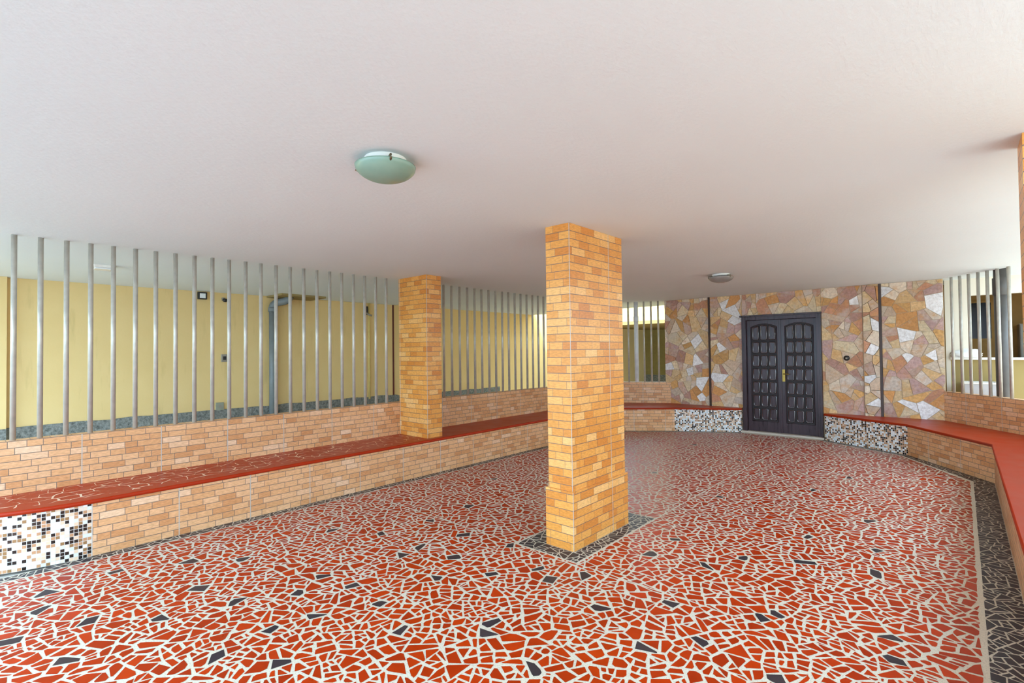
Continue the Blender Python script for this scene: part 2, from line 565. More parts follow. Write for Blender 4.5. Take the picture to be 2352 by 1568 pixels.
# ------------------------------------------------------------------ floor: broken-tile mosaic
FLOOR = [(XF, -0.35), (XR, -0.35), (XR, 8.05), (-0.62, 9.37), (-1.80, 10.03), (-1.80, YS), (-3.15, YS), (-3.16, 10.05), (-4.21, 9.43), (XF, 8.68)]
IN = [(-5.085, -0.35), (0.048, -0.35), (0.048, 7.97), (-0.70, 9.26), (-1.86, 9.92), (-3.10, 9.92), (-4.16, 9.30), (-5.085, 8.60)]
RIM = [(-5.095, -0.35), (0.066, -0.35), (0.066, 8.02), (-0.69, 9.28), (-1.85, 9.94), (-3.11, 9.94), (-4.17, 9.32), (-5.095, 8.62)]
PIL_X0, PIL_X1, PIL_Y0, PIL_Y1 = -2.575, -2.335, 3.305, 4.14
SQ = [(-2.79, 3.135), (-2.19, 3.135), (-2.19, 4.43), (-2.79, 4.43)]
SQG = [(-2.80, 3.125), (-2.18, 3.125), (-2.18, 4.44), (-2.80, 4.44)]
PB = [(PIL_X0 - 0.02, PIL_Y0 - 0.02), (PIL_X1 + 0.02, PIL_Y0 - 0.02), (PIL_X1 + 0.02, PIL_Y1 + 0.02), (PIL_X0 - 0.02, PIL_Y1 + 0.02)]
DARK = [(-4.16, 1.55), (-4.38, 1.19), (-3.51, 1.84), (-3.3, 2.3), (-3.89, 1.23), (-3.49, 1.18), (-3.38, 1.51), (-2.91, 1.48), (-2.54, 1.68), (-2.77, 1.8), (-2.51, 2.56), (-2.83, 2.3), (-3.22, 1.82), (-2.07, 2.66), (-2.18, 2.28), (-2.12, 1.94), (-1.66, 2.05), (-1.29, 2.45), (-1.61, 2.7), (-1.9, 3.06), (-2.7, 2.94), (-2.35, 2.9), (-1.09, 2.76), (-0.97, 3.16), (-1.42, 3.1), (-1.91, 3.53), (-2.99, 2.59), (-3.31, 2.99), (-3.87, 2.48), (-4.23, 2.33), (-3.48, 2.65), (-3.86, 3.62), (-3.91, 3.01), (-3.55, 0.76), (-3.95, 0.6), (-3.59, 0.46), (-4.04, 0.31), (-2.61, 1.15), (-3.1, 1.23), (-2.99, 0.95), (-0.71, 2.74), (-0.76, 3.48), (-0.34, 3.46), (-0.9, 4.24), (-1.04, 4.86), (-0.55, 4.82), (-0.46, 4.32), (-1.3, 4.0), (-1.44, 3.62), (-1.84, 3.92), (-0.55, 5.71), (-4.72, 0.45), (-4.36, 0.38), (-4.75, 0.84), (-2.23, 1.32), (-0.21, 3.19), (-2.98, 1.22), (-3.6, 5.2), (-3.0, 6.1), (-1.9, 5.6), (-1.3, 6.4), (-2.4, 7.3), (-3.9, 6.6), (-4.4, 4.6), (-1.0, 7.3), (-3.3, 8.2)]
rnd = random.Random(7)
fl = MB()
fl.face([(p[0], p[1], 0.0) for p in FLOOR], mi=0)
reds = []
for c in cells(-5.1, 0.1, -0.35, 10.0, 0.165, rnd):
    c = clip_to(c, IN)
    if not c or area(c) < 1e-5: continue
    for s_ in split(c, 0.0028, 0.0135, rnd):
        for q in subtract(s_, SQG):
            reds.append(q)
pol = []
for q in reds:
    g = inset(q, rnd.uniform(0.0035, 0.007))
    g = clean(g) if g else None
    if g and area(g) > 0.00022: pol.append(chip(g, rnd))
grid = {}
for i, q in enumerate(pol):
    c = (sum(p[0] for p in q) / len(q), sum(p[1] for p in q) / len(q))
    grid.setdefault((int(c[0] * 4 // 1), int(c[1] * 4 // 1)), []).append((i, c))
black = set()
for d in DARK:
    best = None
    gx, gy = int(d[0] * 4 // 1), int(d[1] * 4 // 1)
    for a in (-1, 0, 1):
        for b in (-1, 0, 1):
            for i, c in grid.get((gx + a, gy + b), []):
                # a sizeable shard near the spot
                k = math.dist(c, d) - 3.0 * min(area(pol[i]), 0.013)
                if area(pol[i]) > 0.004 and (best is None or k < best[0]): best = (k, i)
    if best: black.add(best[1])
for i, q in enumerate(pol):
    fl.face([(p[0], p[1], 0.0012) for p in q], mi=2 if i in black else 1)
def black_strip(region, s, lo, hi):
    xs = [p[0] for p in region]; ys = [p[1] for p in region]
    for c in cells(min(xs), max(xs), min(ys), max(ys), s, rnd):
        c = clip_to(c, region)
        if not c or area(c) < 1e-5: continue
        for q in split(c, lo, hi, rnd):
            g = inset(q, rnd.uniform(0.003, 0.0055))
            g = clean(g) if g else None
            if g and area(g) > 0.0001: fl.face([(p[0], p[1], 0.0012) for p in g], mi=2)
ring = [0, 1, 2, 3, 4, 5, 6, 7]
outer = [(XF, -0.35), (XR, -0.35), (XR, 8.05), (-0.62, 9.37), (-1.80, 10.03), (-3.16, 10.05), (-4.21, 9.43), (XF, 8.68)]
for k in (1, 2, 3, 5, 6, 7):
    k2 = (k + 1) % 8
    reg = [outer[k], outer[k2], RIM[k2], RIM[k]]
    if area(reg) < 0: reg.reverse()
    black_strip(reg, 0.14 if k == 1 else 0.12, 0.0022, 0.0085 if k == 1 else 0.006)
for q in subtract(SQ, PB):
    black_strip(q, 0.14, 0.0020, 0.007)
floor = structure(fl.build('floor', [M_GROUT, M_RED, M_BLACK], merge=False))

# ground outside
gd = MB()
gd.box(-12, XF - 0.3, -0.34, 11.4, -0.30, -0.02)
gd.box(XF - 0.3, 9, -0.34, 11.4, -0.30, -0.02)
structure(gd.build('ground', M_CONC))
gd = MB(); gd.box(-12, 9, 11.4, 24, -0.30, -0.02)
structure(gd.build('ground_yard', plain('low_bounce_yard_ground', lin(112, 104, 92), 0.9)))  # unseen yard ground, made dark to bounce less light into the driveway
gd = MB(); gd.box(-12, 9, -14, -0.34, -0.30, -0.004)
structure(gd.build('ground_entrance', plain('low_bounce_entrance_ground', lin(94, 96, 98), 0.9)))  # unseen ground, darkened so less light bounces onto the near ceiling

# ------------------------------------------------------------------ ceiling slabs
ce = MB()
ROOM = [(-5.96, -1.4), (XRW + 0.06, -1.4), (XRW + 0.06, 8.55), (-0.15, YS + 0.1), (-4.66, YS + 0.1), (-5.96, 9.45)]
ce.prism(ROOM, H, H + 0.22)
structure(ce.build('ceiling', M_CEIL))
c2 = MB()
c2.box(-9.55, 1.5, -1.4, 10.3, H + 0.022, H + 0.21); c2.box(-9.55, -0.19, 10.3, 11.42, H + 0.022, H + 0.21); c2.box(-0.19, 0.95, 10.3, 10.66, H + 0.022, H + 0.21); c2.box(-0.19, 3.3, 10.66, 12.45, H + 0.022, H + 0.21)
structure(c2.build('ceiling_driveway', M_CEIL))
# unseen storeys and lobby block, added and raised to cut sky light
bu = MB(); bu.box(-9.55, 1.3, -1.4, 6.0, H + 0.23, 7.0)
structure(bu.build('wall_upper_sky_block', M_WHITE))
bu = MB(); bu.box(-4.70, -0.75, YS + 0.17, 15.5, -0.02, H - 0.01); bu.box(-4.70, -0.75, 11.43, 15.5, H - 0.01, 7.0)
structure(bu.build('wall_lobby_sky_block', M_YELLOW))

# ------------------------------------------------------------------ low brick walls
def wall_run(name, a, b, thick, z1, joint0, label=None):
    """low wall whose room face runs a -> b with the outside on the left of a->b reversed normal"""
    a, b = Vector(a), Vector(b)
    d = (b - a); L = d.length; d.normalize(); n = Vector((d.y, -d.x))   # n points into the room when a->b keeps the room on its right
    w = MB()
    P = lambda s_, t_, z: ((a + d * s_ - n * t_).x, (a + d * s_ - n * t_).y, z)
    w.face([P(0, 0, 0), P(0, 0, z1), P(L, 0, z1), P(L, 0, 0)], [(-joint0, 0), (-joint0, z1), (L - joint0, z1), (L - joint0, 0)])
    w.face([P(0, 0, z1), P(0, thick, z1), P(L, thick, z1), P(L, 0, z1)], [(0, .01), (0, .05), (L, .05), (L, .01)])
    w.face([P(0, thick, 0), P(L, thick, 0), P(L, thick, z1), P(0, thick, z1)])
    w.face([P(0, 0, 0), P(0, thick, 0), P(0, thick, z1), P(0, 0, z1)])
    w.face([P(L, 0, 0), P(L, 0, z1), P(L, thick, z1), P(L, thick, 0)])
    return structure(w.build(name, M_BRICK))
wall_run('wall_left', (XW, -0.6), A, 0.12, ZW, 1.373)
wall_run('wall_back_left', A, B, 0.12, ZW, 0.3)
wall_run('wall_back_right', C, D, 0.12, ZW, 0.42)
wall_run('wall_right', D, (XRW, -1.2), 0.12, ZW, 0.3)

# ------------------------------------------------------------------ stone wall
SX0, SX1 = -4.72, -0.196
DX0, DX1, DZ = -3.142, -1.82, 2.20
WHITE = [(-0.64, 1.77), (-0.66, 1.36), (-0.3, 1.46), (-0.63, 0.7), (-0.4, 0.68), (-0.31, 2.27), (-0.84, 2.52), (-1.36, 2.35), (-1.06, 1.07), (-1.15, 1.5), (-1.08, 2.0), (-3.46, 2.41), (-3.32, 2.32), (-3.5, 1.62), (-3.61, 1.08), (-4.65, 1.29), (-4.23, 1.07), (-3.96, 0.98), (-3.96, 0.68), (-4.12, 1.7), (-3.25, 2.19), (-1.05, 0.64), (-4.04, 1.34)]
sw = MB()
yb = YS + 0.012
for (x0, x1, z0, z1) in ((SX0, DX0 + 0.02, 0, H), (DX1 - 0.02, SX1, 0, H), (DX0 + 0.02, DX1 - 0.02, DZ - 0.01, H)):
    sw.box(x0, x1, yb, YS + 0.16, z0, z1, mi=1)
rnd = random.Random(23)
stones = []
panels = [[(SX0, 0.44), (-3.785, 0.44), (-3.785, H), (SX0, H)], [(-3.755, 0.44), (DX0, 0.44), (DX0, H), (-3.755, H)],
          [(DX0, DZ), (DX1, DZ), (DX1, H), (DX0, H)], [(DX1, 0.44), (-1.225, 0.44), (-1.225, H), (DX1, H)],
          [(-1.215, 0.44), (-1.0, 0.44), (-1.0, H), (-1.215, H)], [(-0.968, 0.44), (SX1, 0.44), (SX1, H), (-0.968, H)]]
for c in cells(SX0, SX1, 0.4, H, 0.30, rnd, 0.48):
    for s_ in split(c, 0.016, 0.075, rnd):
        for k, pn in enumerate(panels):
            q = clip_to(s_, pn)
            if q and area(q) > 0.0004: stones.append((q, k))
TONES = [lin(222, 186, 136), lin(214, 168, 108), lin(206, 182, 158), lin(198, 168, 152), lin(188, 148, 134), lin(216, 198, 176), lin(226, 210, 188),
         lin(210, 154, 96), lin(196, 164, 158), lin(220, 192, 148), lin(222, 204, 170), lin(210, 196, 182), lin(200, 148, 118)]
WH = lin(242, 242, 242)[:3] + (0.0,)
iswhite = {}
for w in WHITE:
    best = min(range(len(stones)), key=lambda i: math.dist(w, (sum(p[0] for p in stones[i][0]) / len(stones[i][0]), sum(p[1] for p in stones[i][0]) / len(stones[i][0]))))
    iswhite[best] = True
for i, (q, k) in enumerate(stones):
    g = inset(q, 0.0035)
    g = clean(g) if g else None
    if not g: continue
    g2 = inset(g, 0.004) or g
    dep = rnd.uniform(0.004, 0.014) + (0.03 if k == 4 else 0.0)
    col = WH if i in iswhite else rnd.choice(TONES)
    v = rnd.uniform(0.85, 1.12)
    col = tuple(min(1, c * v) for c in col[:3]) + (col[3],)
    F = [(p[0], yb - dep, p[1]) for p in g]
    Bk = [(p[0], yb + 0.002, p[1]) for p in g]
    sw.face(list(F), mi=0, col=col)
    for j in range(len(g)):
        j2 = (j + 1) % len(g)
        sw.face([Bk[j], Bk[j2], F[j2], F[j]], mi=0, col=col)
structure(sw.build('wall_back', [M_STONE, M_STONEGAP], merge=False))
for x in (-3.77, -0.984):
    t = MB(); t.box(x - 0.016, x + 0.016, YS - 0.022, yb, ZS, H)
    structure(t.build('trim_1' if x < -2 else 'trim_2', M_WOODD))

# ------------------------------------------------------------------ door
door = empty('door_1', ((DX0 + DX1) / 2, YS, 0))
door['kind'] = 'structure'
fr_ = MB()
jw = 0.075
fr_.box(DX0, DX0 + jw, YS - 0.045, YS + 0.15, 0.03, DZ)
fr_.box(DX1 - jw, DX1, YS - 0.045, YS + 0.15, 0.03, DZ)
fr_.box(DX0 + jw, DX1 - jw, YS - 0.045, YS + 0.15, DZ - 0.075, DZ)
fr_.box(DX0 - 0.03, DX1 + 0.012, YS - 0.06, YS - 0.02, DZ - 0.012, DZ + 0.022)
fr_.build('door_frame', M_DOOR, door, bevel=0.004)
LY = YS + 0.015         # front plane of the leaves
lx0, lx1, lz0, lz1 = DX0 + jw + 0.003, DX1 - jw - 0.003, 0.035, DZ - 0.078
mid = (lx0 + lx1) / 2
def leaf_mesh(x0, x1):
    m = MB(); m.box(x0, x1, LY, LY + 0.045, lz0, lz1); return m
for (x0, x1) in ((lx0, mid - 0.003), (mid + 0.003, lx1)):
    leaf = leaf_mesh(x0, x1).build('door_leaf', M_DOOR, door, bevel=0.003)
    w = x1 - x0
    px0 = x0 + 0.085; pw = (w - 0.15) / 3
    rows = 7; pz0 = lz0 + 0.20; pz1 = lz1 - 0.14; ph = (pz1 - pz0) / rows
    # moulding that frames the field of panels, arched along the top
    fm = MB()
    fx0, fx1 = px0 - 0.012, px0 + 3 * pw + 0.012
    arch = lambda x: pz1 + 0.012 + 0.06 * (1 - ((x - (fx0 + fx1) / 2) / ((fx1 - fx0) / 2)) ** 2)
    path = [(fx0, LY - 0.002, pz0 - 0.012), (fx0, LY - 0.002, arch(fx0))] + [(fx0 + (fx1 - fx0) * k / 10, LY - 0.002, arch(fx0 + (fx1 - fx0) * k / 10)) for k in range(1, 10)] + [(fx1, LY - 0.002, arch(fx1)), (fx1, LY - 0.002, pz0 - 0.012)]
    for a_, b_ in zip(path + [path[-1]], path[1:] + [path[0]]):
        if a_ != b_: fm.tube([a_, b_], 0.006, 6)
    fm.build('moulding', M_DOOR, leaf)
    gf = MB(); gf.face([(x, LY - 0.0012, z) for x, y, z in reversed(path)]); gf.build('panel_field', M_GROOVE, leaf)  # flat near-black sheet in place of recessed grooves between the panels
    for r_ in range(rows):
        for c_ in range(3):
            a0, a1 = px0 + c_ * pw + 0.014, px0 + (c_ + 1) * pw - 0.014
            b0, b1 = pz0 + r_ * ph + 0.018, pz0 + (r_ + 1) * ph - 0.018
            k = 0.016
            if r_ == rows - 1:
                t0, t1 = arch(a0 + k) - 0.026, arch(a1 - k) - 0.026
            else:
                t0 = t1 = b1
            ring0 = [(a0 + k, b0), (a1 - k, b0), (a1, b0 + k), (a1, t1 - k), (a1 - k, t1), (a0 + k, t0), (a0, t0 - k), (a0, b0 + k)]
            p = MB()
            cxp = (a0 + a1) / 2; czp = (b0 + t0) / 2
            shrink = lambda q, m_: [(cxp + (x - cxp) * (1 - m_ / ((a1 - a0) / 2)), czp + (z - czp) * (1 - m_ / ((t0 - b0) / 2))) for x, z in q]
            rim = shrink(ring0, 0.008); plate = shrink(ring0, 0.016)
            p.face([(x, LY - 0.008, z) for x, z in plate], mi=1)
            # rounded moulding that runs round the plate
            secs = [(math.cos(2 * math.pi * t / 10) * 0.0115, math.sin(2 * math.pi * t / 10) * 0.016) for t in range(10)]
            loops = [[(x, LY - 0.002 - dy, z) for x, z in shrink(ring0, 0.009 + dx)] for dx, dy in secs]
            for t in range(10):
                q0, q1 = loops[t], loops[(t + 1) % 10]
                for j in range(8):
                    p.face([q0[j], q0[(j + 1) % 8], q1[(j + 1) % 8], q1[j]], smooth=True)
            p.build('panel', [M_PANEL, M_DOOR], leaf)
# brass plate and lever on the second leaf
h = MB()
hx = mid + 0.045
h.box(hx - 0.022, hx + 0.022, LY - 0.008, LY + 0.002, 0.98, 1.20)
h.tube([(hx, LY, 1.12), (hx, LY - 0.05, 1.12)], 0.011)
h.tube([(hx, LY - 0.05, 1.12), (hx + 0.05, LY - 0.055, 1.12), (hx + 0.10, LY - 0.05, 1.115)], 0.009)
h.tube([(hx, LY, 1.03), (hx, LY - 0.014, 1.03)], 0.012)
h.build('door_handle', M_BRASS, door)
ast = MB(); ast.box(mid - 0.022, mid + 0.012, LY - 0.014, LY + 0.002, lz0, lz1)
ast.build('cover_strip', M_DOOR, door, bevel=0.003)
sl = MB(); sl.box(DX0 - 0.02, DX1 + 0.02, YS - 0.10, YS + 0.15, 0.0, 0.032)
structure(sl.build('trim_3', M_SILL, bevel=0.004))

# bell on the stone wall
bl = empty('doorbell', (-1.458, YS - 0.02, 1.41), 'round black bell button plate on the stone wall beside the double door', 'doorbell')
def wallframe(x, y, z):
    return lambda p: (x + p[0], y - p[2], z + p[1])
b_ = MB(); b_.lathe([(0.0, 0.030), (0.030, 0.028), (0.042, 0.016), (0.044, -0.03)][::-1], 28, fr=wallframe(-1.458, YS - 0.02, 1.41)); b_.build('bell_plate', M_DARK, bl)
b_ = MB(); b_.lathe([(0.016, 0.02), (0.016, 0.036), (0.0, 0.039)], 20, fr=wallframe(-1.458, YS - 0.02, 1.41)); b_.build('push_button', M_GREYP, bl)

# ------------------------------------------------------------------ benches
def ell(k):    # rounded end of the driveway-side bench, k 0..1 from the wall to the straight front
    th = k * math.pi / 2
    return (XW + (XF - XW) * math.sin(th), 0.745 - 1.0 * math.cos(th))
CURVE = [ell(k / 20) for k in range(21)]
def offset_chain(pts, g):
    out = []
    for i, p in enumerate(pts):
        a = pts[max(i - 1, 0)]; b = pts[min(i + 1, len(pts) - 1)]
        if 0 < i < len(pts) - 1:
            d1 = Vector((p[0] - a[0], p[1] - a[1])).normalized(); d2 = Vector((b[0] - p[0], b[1] - p[1])).normalized()
            n1, n2 = Vector((d1.y, -d1.x)), Vector((d2.y, -d2.x))
            n = (n1 + n2).normalized(); k = g / max(0.5, n.dot(n1))
        else:
            d = Vector((b[0] - a[0], b[1] - a[1])).normalized(); n = Vector((d.y, -d.x)); k = g
        out.append((p[0] + n.x * k, p[1] + n.y * k))
    return out
def seat_slab(front, back, name, parent, inlay=1.0):
    """front: chain with the room on its right hand; slab with a rounded nose, plain border and broken-tile inlay"""
    m = MB()
    prof = [(0.000, ZB), (0.016, ZB), (0.022, ZB + 0.006), (0.024, ZB + 0.018), (0.020, ZS - 0.006), (0.012, ZS)]
    chains = [offset_chain(front, g) for g, z in prof]
    for (c0, (g0, z0)), (c1, (g1, z1)) in zip(zip(chains, prof), zip(chains[1:], prof[1:])):
        for i in range(len(front) - 1):
            m.face([(*c0[i], z0), (*c0[i + 1], z0), (*c1[i + 1], z1), (*c1[i], z1)], smooth=True)
    inner = offset_chain(front, -0.085)
    top = chains[-1]
    for i in range(len(front) - 1):
        m.face([(*top[i], ZS), (*top[i + 1], ZS), (*inner[i + 1], ZS), (*inner[i], ZS)])
        m.face([(*inner[i], ZS), (*inner[i + 1], ZS), (*back[i + 1], ZS), (*back[i], ZS)], inset=inlay)
        m.face([(*back[i], ZB), (*back[i + 1], ZB), (*chains[0][i + 1], ZB), (*chains[0][i], ZB)])
    m.face([(*top[0], ZS), (*back[0], ZS), (*back[0], ZB), (*chains[0][0], ZB)])
    m.face([(*top[-1], ZS), (*chains[0][-1], ZB), (*back[-1], ZB), (*back[-1], ZS)])
    return m.build(name, M_SEAT, parent)
def flip(p): return p
E1, E2, E3 = (XF, 8.68), (-4.21, 9.43), (-3.16, 10.05)
bench = empty('corner_bench', (XF, 4.5, 0), 'long built-in bench with red slab seat running under the driveway bars to the stone wall', 'bench')
m = MB(); m.prism([(XW, 0.745), (XF, 0.745), E1, E2, (-4.60, YS), A], 0.0, ZB, u0=-(XF - XW)); m.build('brick_base', M_BRICK, bench)
m = MB(); m.prism(CURVE + [(XW, 0.745)], 0.0, ZB, smooth=False); m.build('rounded_end', M_MOSAIC, bench)
tag(bench.children[-1], 'curved end tiled in small white, tan and black mosaic')
m = MB(); m.prism([E2, E3, (-3.16, YS), (-4.60, YS)], 0.0, ZB); m.build('mosaic_panel', M_MOSAIC, bench)
tag(bench.children[-1], 'tapered end beside the door tiled in small mosaic')
front = CURVE + [E1, E2, E3]
nb = len(CURVE)
back = [(XW, p[1]) for p in CURVE] + [A, (-4.60, YS), (-3.16, YS)]
seat_slab(front, back, 'seat', bench)

F1, F2, F3 = (-1.78, 10.03), (-0.62, 9.37), (XR, 8.05)
bench2 = empty('corner_bench', (XR, 6.0, 0), 'built-in bench with red slab seat turning the corner below the service window', 'bench')
m = MB(); m.prism([F2, C, D, (XRW, -1.0), (XR, -1.0), F3][::-1], 0.0, ZB, u0=0.21); m.build('brick_base', M_BRICK, bench2)
m = MB(); m.prism([F1, F2, C, (-1.78, YS)], 0.0, ZB); m.build('mosaic_panel', M_MOSAIC, bench2)
tag(bench2.children[-1], 'tapered end beside the door tiled in small mosaic')
seat_slab([F1, F2, F3, (XR, -1.0)], [(-1.78, YS), C, D, (XRW, -1.0)], 'seat', bench2, 0.2)

# ------------------------------------------------------------------ pillars
def pillar(name, x0, x1, y0, y1, z0, z1, label, plinth=None, u0=0.0):
    e = empty(name, ((x0 + x1) / 2, (y0 + y1) / 2, z0), label, 'pillar')
    m = MB(); m.prism([(x0, y0), (x1, y0), (x1, y1), (x0, y1)], z0 if plinth is None else plinth, z1, u0=u0); m.build('shaft', M_PILLAR, e)
    if plinth is not None:
        g = 0.018
        m = MB(); m.prism([(x0 - g, y0 - g), (x1 + g, y0 - g), (x1 + g, y1 + g), (x0 - g, y1 + g)], 0.0, plinth, u0=u0 - 2 * g); m.build('plinth', M_PILLAR, e)
    return e
pillar('brick_pillar', PIL_X0, PIL_X1, PIL_Y0, PIL_Y1, 0.0, H, 'freestanding brick-tiled pillar rising from the middle of the mosaic floor', 0.47, -(PIL_X1 - PIL_X0))
pillar('brick_pillar', XW + 0.002, -5.28, 4.19, 4.44, ZS, H, 'brick-tiled pillar standing on the long red bench between the two rows of bars', None, -0.62)
pillar('brick_pillar', 0.240, XRW - 0.002, 3.46, 3.72, ZS, H, 'brick-tiled pillar on the bench beside the camera, only a narrow strip of it showing', None, -0.683)

# ------------------------------------------------------------------ steel bars
ORD = ['first', 'second', 'third', 'fourth', 'fifth', 'sixth', 'seventh', 'eighth', 'ninth', 'tenth', 'eleventh', 'twelfth', 'thirteenth', 'fourteenth',
       'fifteenth', 'sixteenth', 'seventeenth', 'eighteenth', 'nineteenth', 'twentieth', 'twenty-first', 'twenty-second', 'twenty-third', 'twenty-fourth', 'twenty-fifth']
bm_ = MB(); bm_.tube([(0, 0, ZW), (0, 0, H + 0.021)], 0.0195, 16)
proto = bm_.build('steel_bar', M_BAR)
first = [True]
def bar(x, y, label, group, r=None, rz=0.0):
    if first[0]:
        o = proto; first[0] = False
    else:
        o = proto.copy(); COL.objects.link(o)
    o.location = (x, y, 0)
    o.rotation_euler = (rnd.uniform(-0.0012, 0.0012), rnd.uniform(-0.0012, 0.0012), rnd.uniform(0, 6))
    tag(o, label, 'bar', group)
for k in range(23):
    q = 22 - k
    bar(XW - 0.032, 0.332 + 0.1668 * k, 'grey steel bar above the mosaic-ended bench, %s counting away from the bench pillar' % ORD[q], 'bars of the long driveway opening')
for k in range(27):
    y = 4.705 + 0.1655 * k
    if y > 7.6: break
    bar(XW - 0.032, y, 'grey steel bar beyond the bench pillar, %s past it towards the sunlit wall' % ORD[k], 'bars of the far driveway opening')
dAB = (Vector(B) - Vector(A)).normalized(); nAB = Vector((-dAB.y, dAB.x))
for k, x in enumerate((-5.50, -5.356, -5.068, -4.935, -4.805)):
    p = Vector(A) + dAB * ((x - A[0]) / dAB.x) + nAB * 0.05
    bar(p.x, p.y, 'thin steel bar in the small corner opening, %s counting towards the stone wall' % ORD[k], 'bars of the small corner opening')
dCD = (Vector(D) - Vector(C)).normalized(); nCD = Vector((-dCD.y, dCD.x))
for k in range(10):
    x = -0.122 + 0.0955 * k
    p = Vector(C) + dCD * ((x - C[0]) / dCD.x) + nCD * 0.03
    if k < 7:
        bar(p.x, p.y, 'grey steel bar before the service window, %s counting from the stone wall' % ORD[k], 'bars before the service window')

# ------------------------------------------------------------------ pipes outside
def pipe(name, x, y, r, z0, z1, mat, label, cols=()):
    e = empty(name, (x, y, z0), label, 'pipe')
    m = MB(); m.tube([(x, y, z0), (x, y, z1)], r, 24); m.build('pipe_shaft', mat, e)
    for (a, b, g) in cols:
        m = MB(); m.tube([(x, y, a), (x, y, a + 0.006), (x, y, b - 0.006), (x, y, b)], [r + 0.001, r + g, r + g, r + 0.001], 24); m.build('coupling', mat, e)
    return e
pp = Vector((0.412, 9.53))
pipe('drain_pipe', pp.x, pp.y, 0.072, -0.02, H + 0.022, M_PIPED, 'thick dark grey drain pipe with collar behind the service window bars', ((2.28, 2.52, 0.012),))
pp = Vector(A) + dAB * ((-5.212 - A[0]) / dAB.x) + nAB * 0.09
pipe('drain_pipe', pp.x, pp.y, 0.045, ZW - 0.0, H + 0.022, M_PIPEW, 'pale round pipe among the bars of the small corner opening', ((2.2, 2.32, 0.008),))

# ------------------------------------------------------------------ driveway: yellow wall and fittings
XY = -9.40
y_ = MB(); y_.box(XY - 0.16, XY, 0.40, 18.4, -0.02, 3.4); y_.box(XY - 0.16, XY + 0.0, -6.0, 0.42, -0.02, 3.4)
y_.box(XY - 0.16, XY + 0.10, -0.2, 0.46, -0.02, H + 0.022)
structure(y_.build('wall_driveway', M_YELLOW))
rnd = random.Random(5)
dm = MB()
ys = [0.46 + 0.12 * i for i in range(80)]
zs = [0.665 + 0.022 * noise.noise(Vector((y * 3, 0, 3))) - (0.035 if y > 6.6 else 0) for y in ys]
for i in range(len(ys) - 1):
    a, b = ys[i], ys[i + 1]
    dm.face([(XY + 0.02, a, -0.02), (XY + 0.02, b, -0.02), (XY + 0.02, b, zs[i + 1]), (XY + 0.02, a, zs[i])])
    dm.face([(XY + 0.02, a, zs[i]), (XY + 0.02, b, zs[i + 1]), (XY, b, zs[i + 1]), (XY, a, zs[i])])
dm.face([(XY, ys[0], -0.02), (XY + 0.02, ys[0], -0.02), (XY + 0.02, ys[0], zs[0]), (XY, ys[0], zs[0])])
dm.box(XY + 0.10, XY + 0.115, -0.2, 0.46, -0.02, 0.66)
structure(dm.build('baseboard_driveway', M_DADO))
# upright rib and thin dark seam
e = empty('conduit', (XY, 5.90, 0.62), 'yellow painted conduit rising to the dark bracket on the driveway wall', 'conduit')
m = MB(); m.tube([(XY + 0.02, 5.90, 0.62), (XY + 0.02, 5.90, H + 0.02)], 0.022, 12); m.build('tube', M_YPIPE, e)
br = empty('wall_bracket', (XY, 5.85, 2.47), 'small dark fitting beside the yellow conduit high on the driveway wall', 'bracket')
m = MB(); m.box(XY, XY + 0.05, 5.80, 5.86, 2.40, 2.58); m.build('mount', M_DARK, br, bevel=0.004)
m = MB(); m.tube([(XY + 0.04, 5.83, 2.44), (XY + 0.12, 5.84, 2.40), (XY + 0.13, 5.90, 2.38)], 0.02, 10); m.build('spout', M_GREYP, br)
m = MB(); m.box(XY, XY + 0.012, 6.50, 6.535, 0.62, H + 0.02); structure(m.build('trim_4', plain('dark_red_paint', lin(92, 34, 26), 0.6)))
# floodlight
fl_ = empty('floodlight', (XY, 2.74, 2.58), 'small square LED floodlight mounted high on the yellow driveway wall', 'floodlight')
m = MB(); m.box(XY + 0.03, XY + 0.075, 2.675, 2.81, 2.515, 2.635); m.build('housing', M_DARK, fl_, bevel=0.006)
m = MB(); m.box(XY + 0.0755, XY + 0.080, 2.70, 2.785, 2.535, 2.612); m.build('lens', M_LENS, fl_)
m = MB(); m.box(XY, XY + 0.035, 2.72, 2.765, 2.545, 2.60); m.build('mount', M_DARK, fl_)
# sensor, outlet, patch
s_ = empty('sensor', (XY, 3.08, 2.54), 'little grey motion sensor next to the LED floodlight', 'sensor')
m = MB(); m.box(XY, XY + 0.03, 3.05, 3.10, 2.52, 2.57); m.build('mount', M_GREYP, s_, bevel=0.004)
m = MB(); m.lathe([(0.0, -0.045), (0.025, -0.04), (0.036, -0.02), (0.036, 0.012), (0.0, 0.016)], 20, fr=lambda p: (XY + 0.062 + p[0], 3.085 + p[1], 2.535 + p[2])); m.build('sensor_head', M_DARK, s_)
s_ = empty('wall_outlet', (XY, 3.09, 1.535), 'small grey outlet box on the yellow wall at chest height', 'outlet')
m = MB(); m.box(XY, XY + 0.028, 3.04, 3.135, 1.47, 1.60); m.build('cover_plate', M_GREYP, s_, bevel=0.004)
m = MB(); m.box(XY + 0.028, XY + 0.034, 3.065, 3.11, 1.505, 1.565); m.build('socket', M_DARK, s_)
s_ = empty('hatch_plate', (XY, 3.02, 0.72), 'pale cement hatch cover low on the yellow wall above the grey base', 'hatch')
m = MB(); m.box(XY, XY + 0.026, 2.955, 3.08, 0.655, 0.785); m.build('cover', M_PATCH, s_, bevel=0.005)
m = MB(); m.box(XY + 0.02, XY + 0.03, 3.0, 3.04, 0.70, 0.74); m.build('recess', M_GREYP, s_)
